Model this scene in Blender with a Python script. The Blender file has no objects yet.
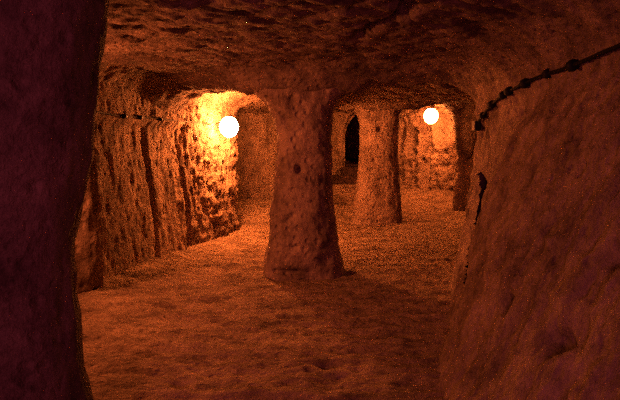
import bpy, math, random
import numpy as np
from mathutils import Vector, Matrix

random.seed(4)
S = bpy.context.scene
C = S.collection

# ------------------------------------------------------------------ camera
F_PX, CAM_Z, PITCH = 560.0, 1.5, math.atan(58 / 560.0)
cam_d = bpy.data.cameras.new('camera')
cam = bpy.data.objects.new('camera', cam_d)
C.objects.link(cam)
cam_d.sensor_width = 36.0
cam_d.lens = 36.0 * F_PX / 620.0
cam_d.clip_start = 0.05
cam.location = (0, 0, CAM_Z)
cam.rotation_euler = (math.pi / 2 - PITCH, 0, 0)
S.camera = cam

# ------------------------------------------------------------------ world, light, exposure
W = bpy.data.worlds.new('world')
S.world = W
W.use_nodes = True
W.node_tree.nodes['Background'].inputs[0].default_value = (0.30, 0.045, 0.06, 1)
W.node_tree.nodes['Background'].inputs[1].default_value = 0.02
S.view_settings.view_transform = 'Standard'
S.view_settings.look = 'None'
S.view_settings.gamma = 1
S.cycles.use_denoising = False      # the photograph is grainy
S.cycles.sample_clamp_indirect = 1.5
S.view_settings.use_curve_mapping = False
S.view_settings.exposure = 1.0


def area(name, loc, target, size, power, color):
    d = bpy.data.lights.new(name, 'AREA')
    d.shape = 'DISK'
    d.size = size
    d.energy = power
    d.color = color
    o = bpy.data.objects.new(name, d)
    C.objects.link(o)
    o.location = loc
    o.rotation_euler = (Vector(target) - Vector(loc)).to_track_quat('-Z', 'Y').to_euler()
    return o


# light of the lamps further back along the tunnel, behind the photographer
area('tunnel_light', (-0.3, -1.3, 1.45), (0.6, 6, 0.8), 0.6, 17.0, (1.0, 0.15, 0.31))
# added unseen fill light that brightens the far left recess
area('recess_fill_light', (-2.1, 10.35, 1.6), (-0.9, 11.4, 1.0), 0.3, 14.0, (1.0, 0.24, 0.05))
# light of the side chamber opening on the left, behind the near pillar
area('side_chamber_light', (-2.80, 4.02, 1.70), (0.7, 4.9, 1.6), 0.30, 46.0, (1.0, 0.21, 0.06))
LAMP_COLOR = (1.0, 0.228, 0.05)
LAMP_ONE, LAMP_TWO = 310.0, 120.0


def at(px, py, d):
    """the point seen at pixel (px, py) that lies d metres ahead of the camera"""
    u, v = (px - 310) / F_PX, (200 - py) / F_PX
    dy = math.cos(PITCH) + v * math.sin(PITCH)
    dz = -math.sin(PITCH) + v * math.cos(PITCH)
    return Vector((u / dy * d, d, CAM_Z + dz / dy * d))


# ------------------------------------------------------------------ noise
def _hash(ix, iy, iz, seed):
    h = (ix.astype(np.int64) * 374761393 + iy.astype(np.int64) * 668265263
         + iz.astype(np.int64) * 2147483647 + seed * 974634777) & 0xffffffff
    h = ((h ^ (h >> 13)) * 1274126177) & 0xffffffff
    h = ((h ^ (h >> 16)) * 2246822519) & 0xffffffff
    return ((h ^ (h >> 15)) & 0xffffff) / float(0xffffff)


def vnoise(P, seed=0):
    i = np.floor(P)
    f = P - i
    f = f * f * f * (f * (f * 6 - 15) + 10)
    i = i.astype(np.int64)
    x, y, z = i[..., 0], i[..., 1], i[..., 2]
    fx, fy, fz = f[..., 0], f[..., 1], f[..., 2]
    r = 0
    for a in (0, 1):
        for b in (0, 1):
            for c in (0, 1):
                w = (fx if a else 1 - fx) * (fy if b else 1 - fy) * (fz if c else 1 - fz)
                r = r + w * _hash(x + a, y + b, z + c, seed)
    return r * 2 - 1


def fbm(P, scale, octaves=4, seed=0, gain=0.5, ridged=False):
    P = np.asarray(P, float) * np.asarray(scale, float)
    s, a, t = 0, 1.0, 0
    for k in range(octaves):
        n = vnoise(P + 17.3 * k, seed + k)
        if ridged:
            n = 1 - 2 * np.abs(n)
        s = s + a * n
        t += a
        a *= gain
        P = P * 2.03
    return s / t


def sstep(a, b, x):
    t = np.clip((x - a) / (b - a), 0, 1)
    return t * t * (3 - 2 * t)


# ------------------------------------------------------------------ object helpers
def link(name, mesh, mat, parent=None):
    o = bpy.data.objects.new(name, mesh)
    C.objects.link(o)
    if mat:
        mesh.materials.append(mat)
    if parent:
        o.parent = parent
    return o


def struct(o):
    o['kind'] = 'structure'
    return o


def tag(o, label, cat, group=None):
    o['label'] = label
    o['category'] = cat
    if group:
        o['group'] = group
    return o


def empty(name, loc, label, cat, group=None):
    o = bpy.data.objects.new(name, None)
    o.empty_display_size = 0.1
    o.location = loc
    C.objects.link(o)
    return tag(o, label, cat, group)


def grid_mesh(name, P, keep=None, wrap=False, smooth=True, caps=False):
    """P: (nu, nv, 3) array of points -> one quad sheet"""
    nu, nv = P.shape[:2]
    idx = np.arange(nu * nv).reshape(nu, nv)
    if wrap:
        idx = np.vstack([idx, idx[:1]])
    q = np.stack([idx[:-1, :-1], idx[1:, :-1], idx[1:, 1:], idx[:-1, 1:]], -1)
    if keep is not None:
        q = q[keep]
    q = q.reshape(-1, 4)
    faces = q.tolist()
    if caps:
        faces.append(idx[:-1, 0][::-1].tolist())
        faces.append(idx[:-1, -1].tolist())
    m = bpy.data.meshes.new(name)
    m.from_pydata(P.reshape(-1, 3).tolist(), [], faces)
    m.polygons.foreach_set('use_smooth', [smooth] * len(m.polygons))
    m.update()
    return m


def normals(P, wrap=False):
    if wrap:
        Q = np.concatenate([P[-1:], P, P[:1]], 0)
        du = Q[2:] - Q[:-2]
    else:
        du = np.gradient(P, axis=0)
    dv = np.gradient(P, axis=1)
    n = np.cross(du, dv)
    return n / (np.linalg.norm(n, axis=-1, keepdims=True) + 1e-9)


def tube(name, pts, r, mat, parent=None, seg=8):
    pts = [Vector(p) for p in pts]
    V, Fc = [], []
    up = Vector((0, 0, 1))
    for i, p in enumerate(pts):
        t = (pts[min(i + 1, len(pts) - 1)] - pts[max(i - 1, 0)]).normalized()
        a = t.cross(up)
        if a.length < 0.05:
            a = t.cross(Vector((1, 0, 0)))
        a.normalize()
        b = t.cross(a)
        for k in range(seg):
            th = 2 * math.pi * k / seg
            V.append(p + r * (math.cos(th) * a + math.sin(th) * b))
    for i in range(len(pts) - 1):
        for k in range(seg):
            k2 = (k + 1) % seg
            Fc.append((i * seg + k, i * seg + k2, (i + 1) * seg + k2, (i + 1) * seg + k))
    Fc.append(tuple(range(seg))[::-1])
    Fc.append(tuple(range((len(pts) - 1) * seg, len(pts) * seg)))
    m = bpy.data.meshes.new(name)
    m.from_pydata(V, [], Fc)
    m.polygons.foreach_set('use_smooth', [True] * len(m.polygons))
    m.update()
    return link(name, m, mat, parent)


def lathe(name, prof, mat, parent=None, seg=24, M=None):
    V, Fc = [], []
    for (r, z) in prof:
        for k in range(seg):
            th = 2 * math.pi * k / seg
            v = Vector((r * math.cos(th), r * math.sin(th), z))
            V.append(M @ v if M else v)
    n = len(prof)
    for i in range(n - 1):
        for k in range(seg):
            k2 = (k + 1) % seg
            Fc.append((i * seg + k, i * seg + k2, (i + 1) * seg + k2, (i + 1) * seg + k))
    Fc.append(tuple(range(seg))[::-1])
    Fc.append(tuple(range((n - 1) * seg, n * seg)))
    m = bpy.data.meshes.new(name)
    m.from_pydata(V, [], Fc)
    m.polygons.foreach_set('use_smooth', [True] * len(m.polygons))
    m.update()
    return link(name, m, mat, parent)


# ------------------------------------------------------------------ materials
def rock_material(name, c1, c2, scale=(1, 1, 1), bump=0.5, dist=0.03, pits=0.5, fine=16):
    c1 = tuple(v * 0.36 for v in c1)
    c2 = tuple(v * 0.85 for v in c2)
    bump, dist = 1.0, dist * 2.2
    m = bpy.data.materials.new(name)
    m.use_nodes = True
    nt = m.node_tree
    N, L = nt.nodes, nt.links
    b = N['Principled BSDF']
    b.inputs['Roughness'].default_value = 0.93
    b.inputs['Specular IOR Level'].default_value = 0.15
    tc = N.new('ShaderNodeTexCoord')
    mp = N.new('ShaderNodeMapping')
    mp.inputs['Scale'].default_value = scale
    L.new(tc.outputs['Object'], mp.inputs['Vector'])
    n1 = N.new('ShaderNodeTexNoise')
    n1.inputs['Scale'].default_value = 3.0
    n1.inputs['Detail'].default_value = 12
    n1.inputs['Roughness'].default_value = 0.82
    L.new(mp.outputs[0], n1.inputs['Vector'])
    r = N.new('ShaderNodeValToRGB')
    r.color_ramp.elements[0].position = 0.38
    r.color_ramp.elements[0].color = (*c1, 1)
    r.color_ramp.elements[1].position = 0.62
    r.color_ramp.elements[1].color = (*c2, 1)
    L.new(n1.outputs['Fac'], r.inputs[0])
    L.new(r.outputs[0], b.inputs['Base Color'])
    n2 = N.new('ShaderNodeTexNoise')
    n2.inputs['Scale'].default_value = fine
    n2.inputs['Detail'].default_value = 7
    n2.inputs['Roughness'].default_value = 0.7
    L.new(mp.outputs[0], n2.inputs['Vector'])
    vo = N.new('ShaderNodeTexVoronoi')
    vo.inputs['Scale'].default_value = fine * 0.8
    L.new(mp.outputs[0], vo.inputs['Vector'])
    mr = N.new('ShaderNodeMapRange')
    mr.inputs['From Min'].default_value = 0.0
    mr.inputs['From Max'].default_value = 0.35
    mr.inputs['To Min'].default_value = -pits
    mr.inputs['To Max'].default_value = 0
    L.new(vo.outputs['Distance'], mr.inputs['Value'])
    ad = N.new('ShaderNodeMath')
    ad.operation = 'ADD'
    L.new(n2.outputs['Fac'], ad.inputs[0])
    L.new(mr.outputs[0], ad.inputs[1])
    bp = N.new('ShaderNodeBump')
    bp.inputs['Strength'].default_value = bump
    bp.inputs['Distance'].default_value = dist
    L.new(ad.outputs[0], bp.inputs['Height'])
    L.new(bp.outputs[0], b.inputs['Normal'])
    return m


def plain(name, col, rough=0.5, metal=0.0):
    m = bpy.data.materials.new(name)
    m.use_nodes = True
    nt = m.node_tree
    b = nt.nodes['Principled BSDF']
    n = nt.nodes.new('ShaderNodeTexNoise')
    n.inputs['Scale'].default_value = 30
    r = nt.nodes.new('ShaderNodeValToRGB')
    r.color_ramp.elements[0].color = (*[c * 0.7 for c in col], 1)
    r.color_ramp.elements[1].color = (*col, 1)
    nt.links.new(n.outputs['Fac'], r.inputs[0])
    nt.links.new(r.outputs[0], b.inputs['Base Color'])
    b.inputs['Roughness'].default_value = rough
    b.inputs['Specular IOR Level'].default_value = 0.12
    b.inputs['Metallic'].default_value = metal
    return m


M_WALL = rock_material('tuff_wall', (0.30, 0.20, 0.14), (0.52, 0.37, 0.26), (1, 1, 0.7), 0.55, 0.03, 0.5)
M_CEIL = rock_material('tuff_ceiling', (0.22, 0.145, 0.11), (0.44, 0.31, 0.22), (1, 1.0, 1), 0.7, 0.04, 0.5)
M_FLOOR = rock_material('tuff_floor', (0.36, 0.24, 0.16), (0.55, 0.39, 0.26), (0.7, 1.3, 1), 0.5, 0.03, 0.45, 20)
M_PILLAR = rock_material('tuff_pillar', (0.32, 0.21, 0.15), (0.54, 0.38, 0.27), (1, 1, 0.8), 0.5, 0.03, 0.7, 14)
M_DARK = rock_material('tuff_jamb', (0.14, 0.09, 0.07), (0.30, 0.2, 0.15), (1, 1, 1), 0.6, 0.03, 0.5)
M_STEP_SHADE = rock_material('tuff_step_shade', (0.05, 0.03, 0.025), (0.10, 0.06, 0.05), (1, 1, 1), 0.5, 0.02, 0.3)  # shade of the upper risers put into the rock colour
M_CABLE = plain('black_rubber', (0.006, 0.005, 0.005), 0.7)
M_CLIP = plain('dark_plastic', (0.010, 0.009, 0.009), 0.6)
M_METAL = plain('dull_metal', (0.10, 0.08, 0.07), 0.5, 0.6)


def glow(name, strength):
    m = bpy.data.materials.new(name)
    m.use_nodes = True
    nt = m.node_tree
    b = nt.nodes['Principled BSDF']
    b.inputs['Base Color'].default_value = (0.9, 0.8, 0.6, 1)
    b.inputs['Emission Color'].default_value = (*LAMP_COLOR, 1)
    b.inputs['Emission Strength'].default_value = strength
    return m


# ------------------------------------------------------------------ plan of the chamber
def densify(pts, step, chaikin=2):
    pts = [np.array(p, float) for p in pts]
    for _ in range(chaikin):
        q = [pts[0]]
        for a, b in zip(pts[:-1], pts[1:]):
            q += [a * 0.75 + b * 0.25, a * 0.25 + b * 0.75]
        q.append(pts[-1])
        pts = q
    P = np.array(pts)
    L = np.concatenate([[0], np.cumsum(np.linalg.norm(np.diff(P[:, :2], axis=0), axis=1))])
    n = max(2, int(L[-1] / step))
    s = np.linspace(0, L[-1], n)
    return np.stack([np.interp(s, L, P[:, k]) for k in range(P.shape[1])], 1), s


# points: x, y at the floor, then x, y at height 2 m
RIGHT = [(0.95, -1.9, 1.40, -1.9), (0.80, 0.0, 1.45, 0.0), (0.74, 1.6, 1.62, 1.6), (0.72, 2.6, 1.68, 2.5),
         (0.76, 3.2, 1.70, 3.1), (0.93, 3.75, 1.70, 3.7), (1.17, 4.45, 1.70, 4.45), (1.44, 5.25, 1.70, 5.25), (1.49, 5.50, 1.72, 5.55), (1.51, 5.60, 1.74, 5.62),
         (1.60, 5.82, 1.84, 5.80), (2.3, 6.0, 2.4, 6.0), (3.3, 6.6, 3.4, 6.6), (3.75, 8.5, 3.75, 8.5),
         (3.8, 10.6, 3.8, 10.6), (3.4, 11.05, 3.4, 11.05), (2.95, 11.15, 3.0, 11.15), (2.92, 11.3, 3.0, 11.3), (3.0, 11.5, 3.05, 11.5), (3.5, 11.9, 3.5, 12.0), (3.7, 12.4, 3.7, 12.4), (3.9, 13.0, 3.9, 13.0)]
LEFT = [(-2.0, -1.9, -2.0, -1.9), (-2.3, 1.0, -2.3, 1.0), (-2.9, 2.6, -2.9, 2.6), (-3.0, 3.8, -3.0, 3.8), (-2.9, 4.6, -2.9, 4.6), (-2.35, 4.95, -2.42, 4.95),
        (-2.16, 5.6, -2.30, 5.6), (-1.93, 6.7, -2.10, 6.7), (-1.66, 7.8, -1.82, 7.8), (-1.42, 8.8, -1.56, 8.8),
        (-1.24, 9.40, -1.28, 9.45), (-1.32, 9.62, -1.32, 9.62), (-1.8, 9.8, -1.8, 9.8), (-2.3, 10.6, -2.3, 10.6)]
BACK = [(-2.3, 10.6, -2.3, 10.6), (-2.4, 11.0, -2.4, 11.0), (-2.0, 11.4, -2.0, 11.4), (-1.2, 11.5, -1.2, 11.5), (-0.5, 11.9, -0.5, 11.9),
        (-0.2, 13.7, -0.2, 13.7), (0.6, 14.0, 0.6, 14.0), (1.3, 14.0, 1.3, 14.0), (1.85, 14.0, 1.85, 14.0),
         (2.15, 13.7, 2.15, 13.7), (2.7, 13.0, 2.7, 13.05), (3.3, 12.5, 3.3, 12.55), (4.3, 12.1, 4.3, 12.1)]


def floor_z(x, y):
    x, y = np.asarray(x, float), np.asarray(y, float)
    z = sstep(11, 13.8, y) * (0.10 + 0.38 * sstep(1.4, 2.5, x))
    P = np.stack([x, y, 0 * x], -1)
    z = z + 0.035 * fbm(P, (0.8, 0.9, 1), 3, 11)
    z = z + 0.13 * np.exp(-((x - 3.3) ** 2) / 0.3) * sstep(9.5, 11, y)
    z = z + 0.26 * sstep(9.4, 11.2, y) * sstep(0.0, -0.8, x)
    z = z + 0.07 * np.exp(-((x + 2.3) ** 2) / 0.5) * sstep(3, 5, y) * sstep(9, 6, y)
    return z


# ------------------------------------------------------------------ walls
def wall(name, path, step, zstep, z0, z1, amp, mat, hole=None, extra=None, seed=0, flip=1, chaikin=2):
    P2, s = densify(path, step, chaikin)
    zs = np.arange(z0, z1, zstep)
    t = (zs / 2.0)[None, :]
    X = P2[:, 0:1] * (1 - t) + P2[:, 2:3] * t
    Y = P2[:, 1:2] * (1 - t) + P2[:, 3:4] * t
    Z = np.broadcast_to(zs[None, :], X.shape)
    P = np.stack([X, Y, Z], -1)
    n = normals(P) * flip
    # hewn rock: broad swells, tall flakes with sharp edges, small chips
    q = 1.0 if extra is not left_extra else 1 - 0.45 * sstep(5.6, 6.0, P[..., 1]) * sstep(7.9, 7.2, P[..., 1])
    d = q * amp * (1.5 * fbm(P, (1.0, 1.0, 0.7), 2, seed + 1)
               + 1.0 * fbm(P, (5.0, 5.0, 2.2), 4, seed + 2, 0.55, True)
               + 0.8 * fbm(P, (13, 13, 6.5), 3, seed + 3, 0.6, True))
    if extra is not None:
        d = d + extra(P, s[:, None])
    P = P + n * d[..., None]
    keep = None
    if extra is right_extra:
        keep = ~(GAP[:-1, :-1] | GAP[1:, 1:])
    if hole is not None:
        cx = P[:, :, 0]
        cz = P[:, :, 2]
        inside = hole(cx, cz, P[:, :, 1])
        keep = ~(inside[:-1, :-1] & inside[1:, :-1] & inside[1:, 1:] & inside[:-1, 1:])
    return struct(link(name, grid_mesh(name, P, keep), mat))


def dent(P, c, r, depth):
    c = np.array(c)
    d2 = (((P - c) / np.array(r)) ** 2).sum(-1)
    return -depth * np.exp(-d2 ** 1.5)


GAP = None


def right_extra(P, s):
    x, y, z = P[..., 0], P[..., 1], P[..., 2]
    d = 0.035 * fbm(P, (1.5, 2.2, 0.9), 2, 71) + 0.014 * fbm(P, (9, 9, 1.6), 3, 75, 0.6, True)
    # pixel positions of the sheet's points, to find where marks of the photograph sit on the rock
    cy, cz = y, z - CAM_Z
    fy = cy * math.cos(PITCH) - cz * math.sin(PITCH)
    fz = cy * math.sin(PITCH) + cz * math.cos(PITCH)
    fy = np.where(fy > 0.5, fy, 1e9)
    u, v = 310 + F_PX * x / fy, 200 - F_PX * fz / fy
    ok = (y < 5.5) & (y > 1.0)

    def find(px, py):
        e = np.where(ok, (u - px) ** 2 + (v - py) ** 2, 1e9)
        e = np.where(e < 6, y, 50 + e)        # the nearest rock in that line of sight
        return P[np.unravel_index(np.argmin(e), e.shape)]
    # tall crack just in front of the wall's far edge
    line = [find(*p) for p in ((478, 128), (476, 150), (474, 168), (478, 186), (476, 205), (472, 225), (468, 250), (464, 280), (462, 292))]
    D = np.full(x.shape, 9.0)
    Wd = np.array([1, 0.30, 1])           # the wall runs almost along the view, so the crack is wide in y
    for a, b, in zip(line[:-1], line[1:]):
        a2, b2, p2 = a * Wd, b * Wd, P * Wd
        t = np.clip(((p2 - a2) @ (b2 - a2)) / ((b2 - a2) @ (b2 - a2) + 1e-9), 0, 1)
        D = np.minimum(D, np.linalg.norm(p2 - a2 - t[..., None] * (b2 - a2), axis=-1))
    wid = 0.022 + 0.034 * np.exp(-((z - 0.93) / 0.26) ** 2) + 0.028 * np.exp(-((z - 0.45) / 0.15) ** 2)
    global GAP
    GAP = (D < wid) & ok                  # open right through: black behind
    d = d - 0.07 * np.exp(-(D / (wid + 0.02)) ** 2)
    # a few cavities on the near face
    for px, py, r, k in ((560, 345, 0.05, 0.10), (508, 303, 0.05, 0.12), (617, 258, 0.05, 0.08),
                         (575, 340, 0.06, 0.06), (584, 170, 0.04, 0.05), (487, 260, 0.05, 0.06)):
        p = find(px, py)
        d = d + dent(P, p, (0.5, r * 1.5, r), k)
    # long step below the cable: the upper rock stands forward
    zc = np.interp(y, [2.0, 2.8, 3.6, 4.5, 5.6], [2.02, 1.97, 1.93, 1.85, 1.70])
    d = d + 0.05 * sstep(-0.02, 0.05, z - zc) * sstep(5.75, 5.5, y)
    return d


def left_extra(P, s):
    x, y, z = P[..., 0], P[..., 1], P[..., 2]
    d = 0
    # pilaster left standing at the near end, grooves between the panels
    d = -0.02 * sstep(5.6, 6, y)
    d = d + 0.20 * np.exp(-((y - 5.42) / 0.22) ** 4) * sstep(1.75, 1.35, z) * sstep(-0.3, 0.5, z)
    for yc, w, k in ((6.90, 0.035, 0.06), (7.72, 0.04, 0.05)):
        d = d - k * np.exp(-((y - yc - 0.04 * np.sin(z * 3)) / w) ** 2) * sstep(1.75, 1.6, z)
    # overhanging band along the top of the wall
    d = d + 0.09 * sstep(1.66, 1.78, z) * sstep(8.3, 7.6, y) * sstep(3.5, 4.5, y)
    # deeply flaked rock round the lamp
    near = sstep(7.6, 8.4, y)
    d = d + near * 0.085 * fbm(P, (10, 8, 4.5), 3, 91, 0.6, True)
    return d


def back_extra(P, s):
    x, y, z = P[..., 0], P[..., 1], P[..., 2]
    near = sstep(1.9, 2.5, x)
    d = near * 0.20 * fbm(P, (3.6, 3.6, 3.0), 3, 55, 0.6, True)
    near = sstep(0.3, -0.3, x)
    d = d - near * 0.01
    return d


DX0, DX1, DTOP = 0.86, 1.62, 2.2


def door_hole(x, z, y):
    c, h = (DX0 + DX1) / 2, (DX1 - DX0) / 2
    u = (x - c) / h
    top = DTOP - 0.55 * (1 - np.sqrt(np.clip(1 - u * u, 0, 1)))
    return (np.abs(u) < 1) & (z < top) & (y > 13)


wall('wall_right', RIGHT, 0.022, 0.022, -0.25, 2.75, 0.036, M_WALL, extra=right_extra, seed=20, flip=-1)
wall('wall_left', LEFT, 0.024, 0.024, -0.25, 2.6, 0.030, M_WALL, extra=left_extra, seed=40, flip=1)
wall('wall_back', BACK, 0.035, 0.035, -0.25, 2.6, 0.03, M_WALL, hole=door_hole, extra=back_extra, seed=60, flip=1)

# the passage climbing away behind the back wall
nth, ny = 40, 60
th = np.linspace(-0.35, math.pi + 0.35, nth)
c, h = (DX0 + DX1) / 2, (DX1 - DX0) / 2 + 0.03
prof = []
for k in range(nth):
    t = k / (nth - 1)
    if t < 0.33:
        prof.append((c - h, -0.25 + (1.88) * t / 0.33))
    elif t < 0.67:
        a = math.pi * (1 - (t - 0.33) / 0.34)
        prof.append((c + h * math.cos(a), 1.63 + 0.60 * math.sin(a)))
    else:
        prof.append((c + h, 1.63 - 1.88 * (t - 0.67) / 0.33))
prof = np.array(prof)
ys = np.linspace(13.93, 17.2, ny)
P = np.zeros((nth, ny, 3))
P[..., 0] = prof[:, None, 0] + 0.20 * sstep(14.3, 17, ys)[None, :]
P[..., 1] = ys[None, :]
P[..., 2] = prof[:, None, 1] + 0.12 * (ys - 13.93)[None, :] * sstep(14, 15, ys)[None, :]
P += normals(P) * (0.04 * fbm(P, (3, 3, 3), 4, 7))[..., None]
struct(link('wall_passage', grid_mesh('wall_passage', P), M_WALL))
xx, zz = np.meshgrid(np.linspace(0.6, 2.2, 30), np.linspace(-0.3, 3.0, 50), indexing='ij')
P = np.stack([xx, 17.0 + 0.1 * fbm(np.stack([xx, zz, zz], -1), 3, 3, 3), zz], -1)
struct(link('wall_passage_end', grid_mesh('wall_passage_end', P), M_WALL))

# ------------------------------------------------------------------ floor
xs = np.arange(-3.0, 4.2, 0.03)
# finer rows close to the camera
ys = np.concatenate([np.arange(-1.9, 2.6, 0.1), np.arange(2.6, 8, 0.025), np.arange(8, 17.4, 0.045)])
X, Y = np.meshgrid(xs, ys, indexing='ij')
P = np.stack([X, Y, floor_z(X, Y)], -1)
Q = P.copy()
Q[..., 0] += 0.35 * Q[..., 1]            # wear ripples run a little askew
d = 0.034 * fbm(Q, (2.2, 5.2, 1), 4, 5, 0.62, True) + 0.020 * fbm(P, (9, 17, 1), 3, 6, 0.6, True)
d -= 0.014 * sstep(0.35, 0.75, fbm(P, (6, 9, 1), 2, 8))
for px, py, r, k in ((217, 323, 0.045, 0.05), (152, 356, 0.04, 0.04), (180, 386, 0.04, 0.04), (330, 366, 0.05, 0.04)):
    g = (200 - py) / F_PX
    dd = CAM_Z / ((math.sin(PITCH) - g * math.cos(PITCH)) / (math.cos(PITCH) + g * math.sin(PITCH)))
    p = at(px, py, dd)
    d -= k * np.exp(-(((X - p.x) / (r * 1.6)) ** 2 + ((Y - p.y) / r) ** 2))
P[..., 2] += d
struct(link('floor', grid_mesh('floor', P), M_FLOOR))


# ------------------------------------------------------------------ pillars
def row(py, l, r, d):
    a, b = at(l, py, d), at(r, py, d)
    return (a.z, a.x, b.x)


PILLARS = {}


def pillar(name, rows, cy, depth, zstep, seg, mat, amp, seed, dents=(), sq=2.6, label=''):
    rows = sorted(rows)
    z = np.arange(-0.15, rows[-1][0] + 0.001, zstep)
    zr = [r[0] for r in rows]
    xl = np.interp(z, zr, [r[1] for r in rows])
    xr = np.interp(z, zr, [r[2] for r in rows])
    k = np.ones(5) / 5
    pad = lambda a: np.convolve(np.pad(a, 2, 'edge'), k, 'valid')
    xl, xr = pad(xl), pad(xr)
    c, h = (xl + xr) / 2, (xr - xl) / 2
    th = np.linspace(0, 2 * math.pi, seg, endpoint=False)
    ct, st = np.cos(th), np.sin(th)
    ex = np.sign(ct) * np.abs(ct) ** (2 / sq)
    ey = np.sign(st) * np.abs(st) ** (2 / sq)
    P = np.zeros((seg, len(z), 3))
    P[..., 0] = c[None] + h[None] * ex[:, None]
    hd = np.minimum(h * depth, h[len(h) // 2] * depth * 1.18)
    P[..., 1] = cy + hd[None] * ey[:, None]
    P[..., 2] = z[None]
    n = normals(P, True)
    d = amp * (1.4 * fbm(P, 1.8, 2, seed) + fbm(P, (6, 6, 3.4), 4, seed + 1, 0.55, True) + 0.5 * fbm(P, 17, 2, seed + 2))
    for cc, rr, kk in dents:
        d = d + dent(P, cc, rr, kk)
    P = P + n * d[..., None]
    root = link(name, grid_mesh(name, P, wrap=True, caps=True), mat)
    tag(root, label, 'pillar', 'hewn rock pillars')
    PILLARS[label] = (float(c[-1]), cy, float(h[-1]), float(hd[-1]))
    return root


R1 = [row(p[0], p[1], p[2], 6.3) for p in
      ((288, 262, 349), (280, 263, 348), (268, 265, 343), (250, 268, 339), (230, 271, 335), (200, 273, 332), (170, 275, 331),
       (140, 277, 330), (118, 274, 331), (106, 269, 333), (99, 264, 339), (94, 257, 346), (90, 252, 352), (86, 248, 356), (82, 247, 357), (60, 247, 357))]
f1 = 5.93
dn1 = []
for px, py, rx, rz, kk in ((287, 273, 0.16, 0.035, 0.07), (292, 248, 0.08, 0.025, 0.05), (299, 170, 0.045, 0.05, 0.09),
                           (285, 122, 0.06, 0.07, 0.07), (312, 202, 0.03, 0.02, 0.03), (289, 218, 0.035, 0.02, 0.03),
                           (283, 202, 0.03, 0.02, 0.03), (310, 152, 0.25, 0.012, 0.025), (292, 100, 0.05, 0.06, 0.05)):
    p = at(px, py, f1)
    dn1.append(((p.x, p.y, p.z), (rx, 0.4, rz), kk))
pillar('stone_pillar', R1, 6.3, 0.92, 0.022, 150, M_PILLAR, 0.024, 100, dn1,
       label='thick hewn rock pillar nearest the middle, flaring into the ceiling, right side in shadow')
R2 = [row(p[0], p[1], p[2], 10.4) for p in
      ((226, 350, 404), (221, 352, 402), (210, 353, 401), (200, 355, 400), (180, 358, 398), (150, 360, 397), (125, 361, 397),
       (117, 359, 398), (111, 356, 400), (106, 351, 404), (101, 345, 411), (94, 343, 413))]
dn2 = []
for px, py, rx, kk in ((380, 129, 0.05, 0.10), (369, 131, 0.03, 0.06), (374, 160, 0.035, 0.07)):
    p = at(px, py, 10.07)
    dn2.append(((p.x, p.y, p.z), (rx, 0.4, rx), kk))
pillar('stone_pillar', R2, 10.4, 0.9, 0.028, 110, M_PILLAR, 0.020, 130, dn2,
       label='smaller rock pillar standing further back, between the steps and the right lamp')
# the dark mass of rock the photographer looks past
R0 = [row(p[0], -150, p[1], 2.0) for p in
      ((430, 100), (400, 94), (385, 91), (370, 87), (355, 84), (340, 85), (325, 86), (310, 84), (297, 81), (280, 80), (255, 78), (230, 81), (200, 86), (170, 91),
       (140, 94), (110, 97), (70, 99), (50, 103), (20, 106), (0, 108), (-40, 112))]
R0 = [(-0.2, R0[0][1], R0[0][2])] + R0 + [(2.6, R0[-1][1], R0[-1][2] + 0.05)]
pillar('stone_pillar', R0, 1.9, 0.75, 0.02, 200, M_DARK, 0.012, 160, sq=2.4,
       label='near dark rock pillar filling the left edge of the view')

# ------------------------------------------------------------------ ceiling
xs = np.arange(-3.0, 4.2, 0.03)
ys = np.concatenate([np.arange(-1.9, 1.8, 0.08), np.arange(1.8, 6.5, 0.022), np.arange(6.5, 17.2, 0.04)])
X, Y = np.meshgrid(xs, ys, indexing='ij')


def seg_dist(X, Y, path):
    pts, _ = densify(path, 0.15)
    D = np.full(X.shape, 9.0)
    for a, b in zip(pts[:-1], pts[1:]):
        ax, ay, bx, by = a[2], a[3], b[2], b[3]
        vx, vy = bx - ax, by - ay
        t = np.clip(((X - ax) * vx + (Y - ay) * vy) / (vx * vx + vy * vy + 1e-9), 0, 1)
        D = np.minimum(D, np.hypot(X - ax - t * vx, Y - ay - t * vy))
    return D


def fillet(D, R):
    D = np.clip(D, 0, R)
    return R - np.sqrt(np.clip(R * R - (R - D) ** 2, 0, None))


H = 2.27 + 0 * X
H -= 0.14 * sstep(-0.2, -0.6, X) * sstep(10.2, 10.5, Y)             # low mouth of the far left recess
H -= 0.09 * sstep(6.6, 7.2, Y) * sstep(-0.3, 0.4, X) * sstep(10.9, 10.3, Y)


DROP = 0 * X


def rib(ax, ay, bx, by, w, k, k2=0.0, slope=1.25):
    global DROP
    vx, vy = bx - ax, by - ay
    t = np.clip(((X - ax) * vx + (Y - ay) * vy) / (vx * vx + vy * vy), 0, 1)
    D = np.hypot(X - ax - t * vx, Y - ay - t * vy)
    arch = 1 + 0.9 * (2 * np.abs(t - 0.5)) ** 4
    side = np.where((X - ax) * vy - (Y - ay) * vx > 0, slope, 1.25)
    DROP = np.maximum(DROP, (k * arch + k2 * (2 * np.abs(t - 0.5)) ** 3.2) * sstep(w * side, w * 0.75, D))


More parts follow.
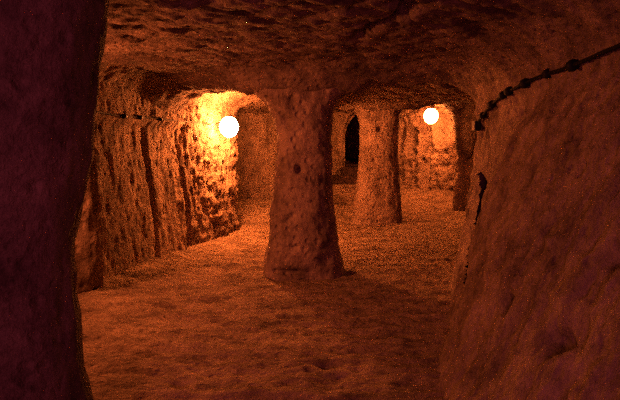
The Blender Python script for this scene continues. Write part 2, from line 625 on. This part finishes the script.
rib(-1.85, 7.5, -0.2, 6.6, 0.28, 0.15, 0, 3.2)
rib(0.2, 6.4, 1.9, 6.1, 0.28, 0.16, 0, 3.2)
rib(0.0, 6.5, -0.05, 11.5, 0.28, 0.20)  # added to keep the left lamp's light off the bay ceiling beyond
rib(1.35, 10.4, 3.15, 11.15, 0.30, 0.00, 0.34)
rib(3.15, 11.15, 3.9, 11.3, 0.30, 0.40)
rib(-1.3, 9.7, -0.1, 9.9, 0.28, 0.06)
H -= fillet(seg_dist(X, Y, RIGHT), 0.55) * 0.9
H -= fillet(seg_dist(X, Y, LEFT), 0.40)
H -= fillet(seg_dist(X, Y, BACK), 0.12)
for lab, (cx, cy, hx, hy) in PILLARS.items():
    if cy < 3:
        continue
    D = np.clip((np.sqrt(((X - cx) / hx) ** 2 + ((Y - cy) / hy) ** 2) - 1) * hx, 0, None)
    DROP = np.maximum(DROP, (0.24 if cy < 8 else 0.12) * np.exp(-(D / 0.30) ** 2))
H -= DROP
# outside walls keep the sheet from poking through
P = np.stack([X, Y, H], -1)
Q = P.copy()
Q[..., 0] = P[..., 0] * 0.8 + P[..., 1] * 0.6
Q[..., 1] = -P[..., 0] * 0.6 + P[..., 1] * 0.8
d = 0.03 * fbm(P, (0.9, 0.9, 1), 2, 201) + 0.046 * fbm(Q, (3.0, 6.5, 1), 4, 203, 0.6, True) + 0.010 * fbm(P, (13, 13, 1), 3, 207)
# ledge crack running across the ceiling


def crack(pts, w, k, step):
    global d
    pp = []
    for px, py in pts:
        g = (200 - py) / F_PX
        dd = (2.2 - CAM_Z) / ((-math.sin(PITCH) + g * math.cos(PITCH)) / (math.cos(PITCH) + g * math.sin(PITCH)))
        pp.append(at(px, py, dd))
    D = np.full(X.shape, 9.0)
    for a, b in zip(pp[:-1], pp[1:]):
        vx, vy = b.x - a.x, b.y - a.y
        t = np.clip(((X - a.x) * vx + (Y - a.y) * vy) / (vx * vx + vy * vy), 0, 1)
        D = np.minimum(D, np.hypot(X - a.x - t * vx, Y - a.y - t * vy))
    d = d + k * np.exp(-(D / w) ** 2)


crack([(388, -6), (400, 8), (407, 22), (400, 32), (378, 36), (362, 42), (358, 52)], 0.035, 0.22, 0)
P[..., 2] += d
struct(link('ceiling', grid_mesh('ceiling', P), M_CEIL))


# ------------------------------------------------------------------ steps up into the passage
def stone_block(name, x0, x1, y0, y1, z0, z1, parent, seed):
    """a worn block: subdivided box with rounded, chipped edges"""
    import bmesh
    bm = bmesh.new()
    bmesh.ops.create_cube(bm, size=1)
    for v in bm.verts:
        v.co = Vector(((x0 + x1) / 2 + v.co.x * (x1 - x0), (y0 + y1) / 2 + v.co.y * (y1 - y0), (z0 + z1) / 2 + v.co.z * (z1 - z0)))
    bmesh.ops.bevel(bm, geom=bm.edges[:], offset=0.025, segments=3, affect='EDGES', profile=0.5)
    bmesh.ops.subdivide_edges(bm, edges=[e for e in bm.edges if e.calc_length() > 0.1], cuts=8, use_grid_fill=True)
    co = np.array([v.co[:] for v in bm.verts])
    off = np.stack([fbm(co, 5, 3, seed + q) for q in range(3)], -1) * 0.015
    for v, o in zip(bm.verts, off):
        v.co += Vector(o)
    m = bpy.data.meshes.new(name)
    bm.to_mesh(m)
    bm.free()
    m.polygons.foreach_set('use_smooth', [True] * len(m.polygons))
    return link(name, m, M_FLOOR, parent)


st = empty('stone_staircase', (1.05, 13.2, 0.1), 'worn rock steps climbing into the dark arched passage behind the pillars', 'steps')
steps = [(0.44, 1.75, 12.75, 13.30, 0.02, 0.27), (0.46, 1.72, 13.15, 13.75, 0.05, 0.49), (0.50, 1.70, 13.45, 14.1, 0.1, 0.69),
         (0.76, 1.68, 13.80, 14.8, 0.1, 0.88), (0.90, 1.66, 14.7, 15.3, 0.5, 0.93), (0.94, 1.74, 15.2, 17.0, 0.6, 1.00)]
for k, (x0, x1, y0, y1, z0, z1) in enumerate(steps):
    o = stone_block('step', x0, x1, y0, y1, z0, z1, None, 300 + 7 * k)
    o.parent = st
    o.matrix_parent_inverse = Matrix.Translation((-1.05, -13.2, -0.1))
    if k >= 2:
        o.data.materials[0] = M_STEP_SHADE  # upper steps coloured dark to stand for the shade on their risers
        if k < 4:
            o['label'] = 'rock step with riser shade in its colour'


# ------------------------------------------------------------------ lamps
def lamp(p, r, strength, mount, wallpt, label):
    root = empty('tunnel_lamp', p, label, 'lamp', 'glowing tunnel lamps')
    n = 14
    prof = [(max(r * math.sin(math.pi * k / n), 0.002), r * 1.12 * math.cos(math.pi * k / n)) for k in range(n + 1)][::-1]
    lathe('glass_globe', prof, glow('lamp_glow', strength), root, 28)
    d = (Vector(mount) - Vector(p))
    M = d.to_track_quat('Z', 'Y').to_matrix().to_4x4()
    lathe('lamp_socket', [(0.055, r * 0.93), (0.062, r * 0.97), (0.062, r + 0.045), (0.03, r + 0.055), (0.014, r + 0.07), (0.014, d.length)], M_METAL, root, 20, M)
    lathe('mounting_plate', [(0.045, d.length - 0.02), (0.05, d.length - 0.012), (0.05, d.length + 0.05)], M_METAL, root, 20, M)
    return root


p1 = at(229, 127, 8.6)
lamp(p1, 0.14, LAMP_ONE, (p1.x - 0.20, p1.y + 0.34, p1.z + 0.04), None, 'glowing round lamp on the left wall, under the arch beside the near pillar')
p2 = at(431, 116, 11.9)
lamp(p2, 0.145, LAMP_TWO, (p2.x + 0.03, p2.y, 2.25), None, 'glowing round lamp hanging under the right arch, past the far pillar')

# ------------------------------------------------------------------ cables
deps = bpy.context.evaluated_depsgraph_get()
bpy.context.view_layer.update()


def on_surface(px, py, names, off):
    """where the line of sight through a pixel meets the rock, lifted off a little"""
    o = cam.location.copy()
    dr = (at(px, py, 10) - o).normalized()
    best = None
    for nme in names:
        ob = bpy.data.objects[nme]
        ok, loc, nor, _ = ob.ray_cast(o, dr)
        if ok and (best is None or (loc - o).length < (best[0] - o).length):
            best = (loc, nor)
    loc, nor = best
    if nor.dot(dr) > 0:
        nor = -nor
    return loc + nor * off


def cable(name, pix, names, r, off, label, clips, cat='cable', box=None):
    pts = []
    for (a, b) in zip(pix[:-1], pix[1:]):
        k = max(2, int(math.hypot(b[0] - a[0], b[1] - a[1]) / 5))
        for i in range(k):
            t = i / k
            pts.append((a[0] + (b[0] - a[0]) * t, a[1] + (b[1] - a[1]) * t))
    pts.append(pix[-1])
    W_ = [on_surface(px, py, names, off) for px, py in pts]
    for _ in range(3):
        W_ = [W_[0]] + [(W_[i - 1] + W_[i] * 2 + W_[i + 1]) / 4 for i in range(1, len(W_) - 1)] + [W_[-1]]
    root = tube(name, W_, r, M_CABLE)
    tag(root, label, cat)
    for (px, py, s) in clips:
        p = on_surface(px, py, names, off)
        q = min(W_, key=lambda w: (w - p).length)
        i = W_.index(q)
        t = (W_[min(i + 1, len(W_) - 1)] - W_[max(i - 1, 0)]).normalized()
        Mx = Matrix.Translation(q) @ t.to_track_quat('Z', 'Y').to_matrix().to_4x4()
        lathe('cable_clip', [(r * 1.1 * s, -0.018 * s), (r * 1.9 * s, -0.014 * s), (r * 1.9 * s, 0.014 * s), (r * 1.1 * s, 0.018 * s)], M_CLIP, root, 10, Mx)
    return root


cable('power_cable', [(648, 34), (620, 46), (592, 57), (566, 68), (546, 74), (528, 84), (512, 91), (500, 98), (489, 108), (481, 119)],
      ['wall_right', 'ceiling'], 0.013, 0.03, 'black power cable running along the top of the right wall, held by clips',
      [(577, 60, 1.5), (548, 69, 1.4), (526, 80, 1.5), (512, 88, 1.5), (503, 93, 1.4), (494, 100, 1.4), (485, 110, 1.3)])
cable('power_cable', [(60, 108), (97, 112), (118, 116), (150, 118), (170, 120), (190, 122), (210, 124)],
      ['wall_left'], 0.009, 0.01, 'thin dark cable along the upper left wall, leading to the left lamp', [(122, 116, 1.6), (140, 117, 1.6), (158, 119, 1.4)])

# junction box where the cable meets the wall's far edge
jp = on_surface(480, 125, ['wall_right'], 0.03)
jb = empty('junction_box', jp, 'small dark junction box at the far edge of the right wall, where the cable ends', 'junction box')


def box(name, c, h, mat, parent):
    import bmesh
    bm = bmesh.new()
    bmesh.ops.create_cube(bm, size=1)
    for v in bm.verts:
        v.co = Vector((v.co.x * h[0] + c[0], v.co.y * h[1] + c[1], v.co.z * h[2] + c[2]))
    bmesh.ops.bevel(bm, geom=bm.edges[:], offset=min(h) * 0.15, segments=2, affect='EDGES')
    m = bpy.data.meshes.new(name)
    bm.to_mesh(m)
    bm.free()
    return link(name, m, mat, parent)


box('housing', (0, 0, 0), (0.06, 0.10, 0.10), M_CLIP, jb)
box('lid', (-0.034, 0, 0), (0.012, 0.09, 0.09), M_METAL, jb)
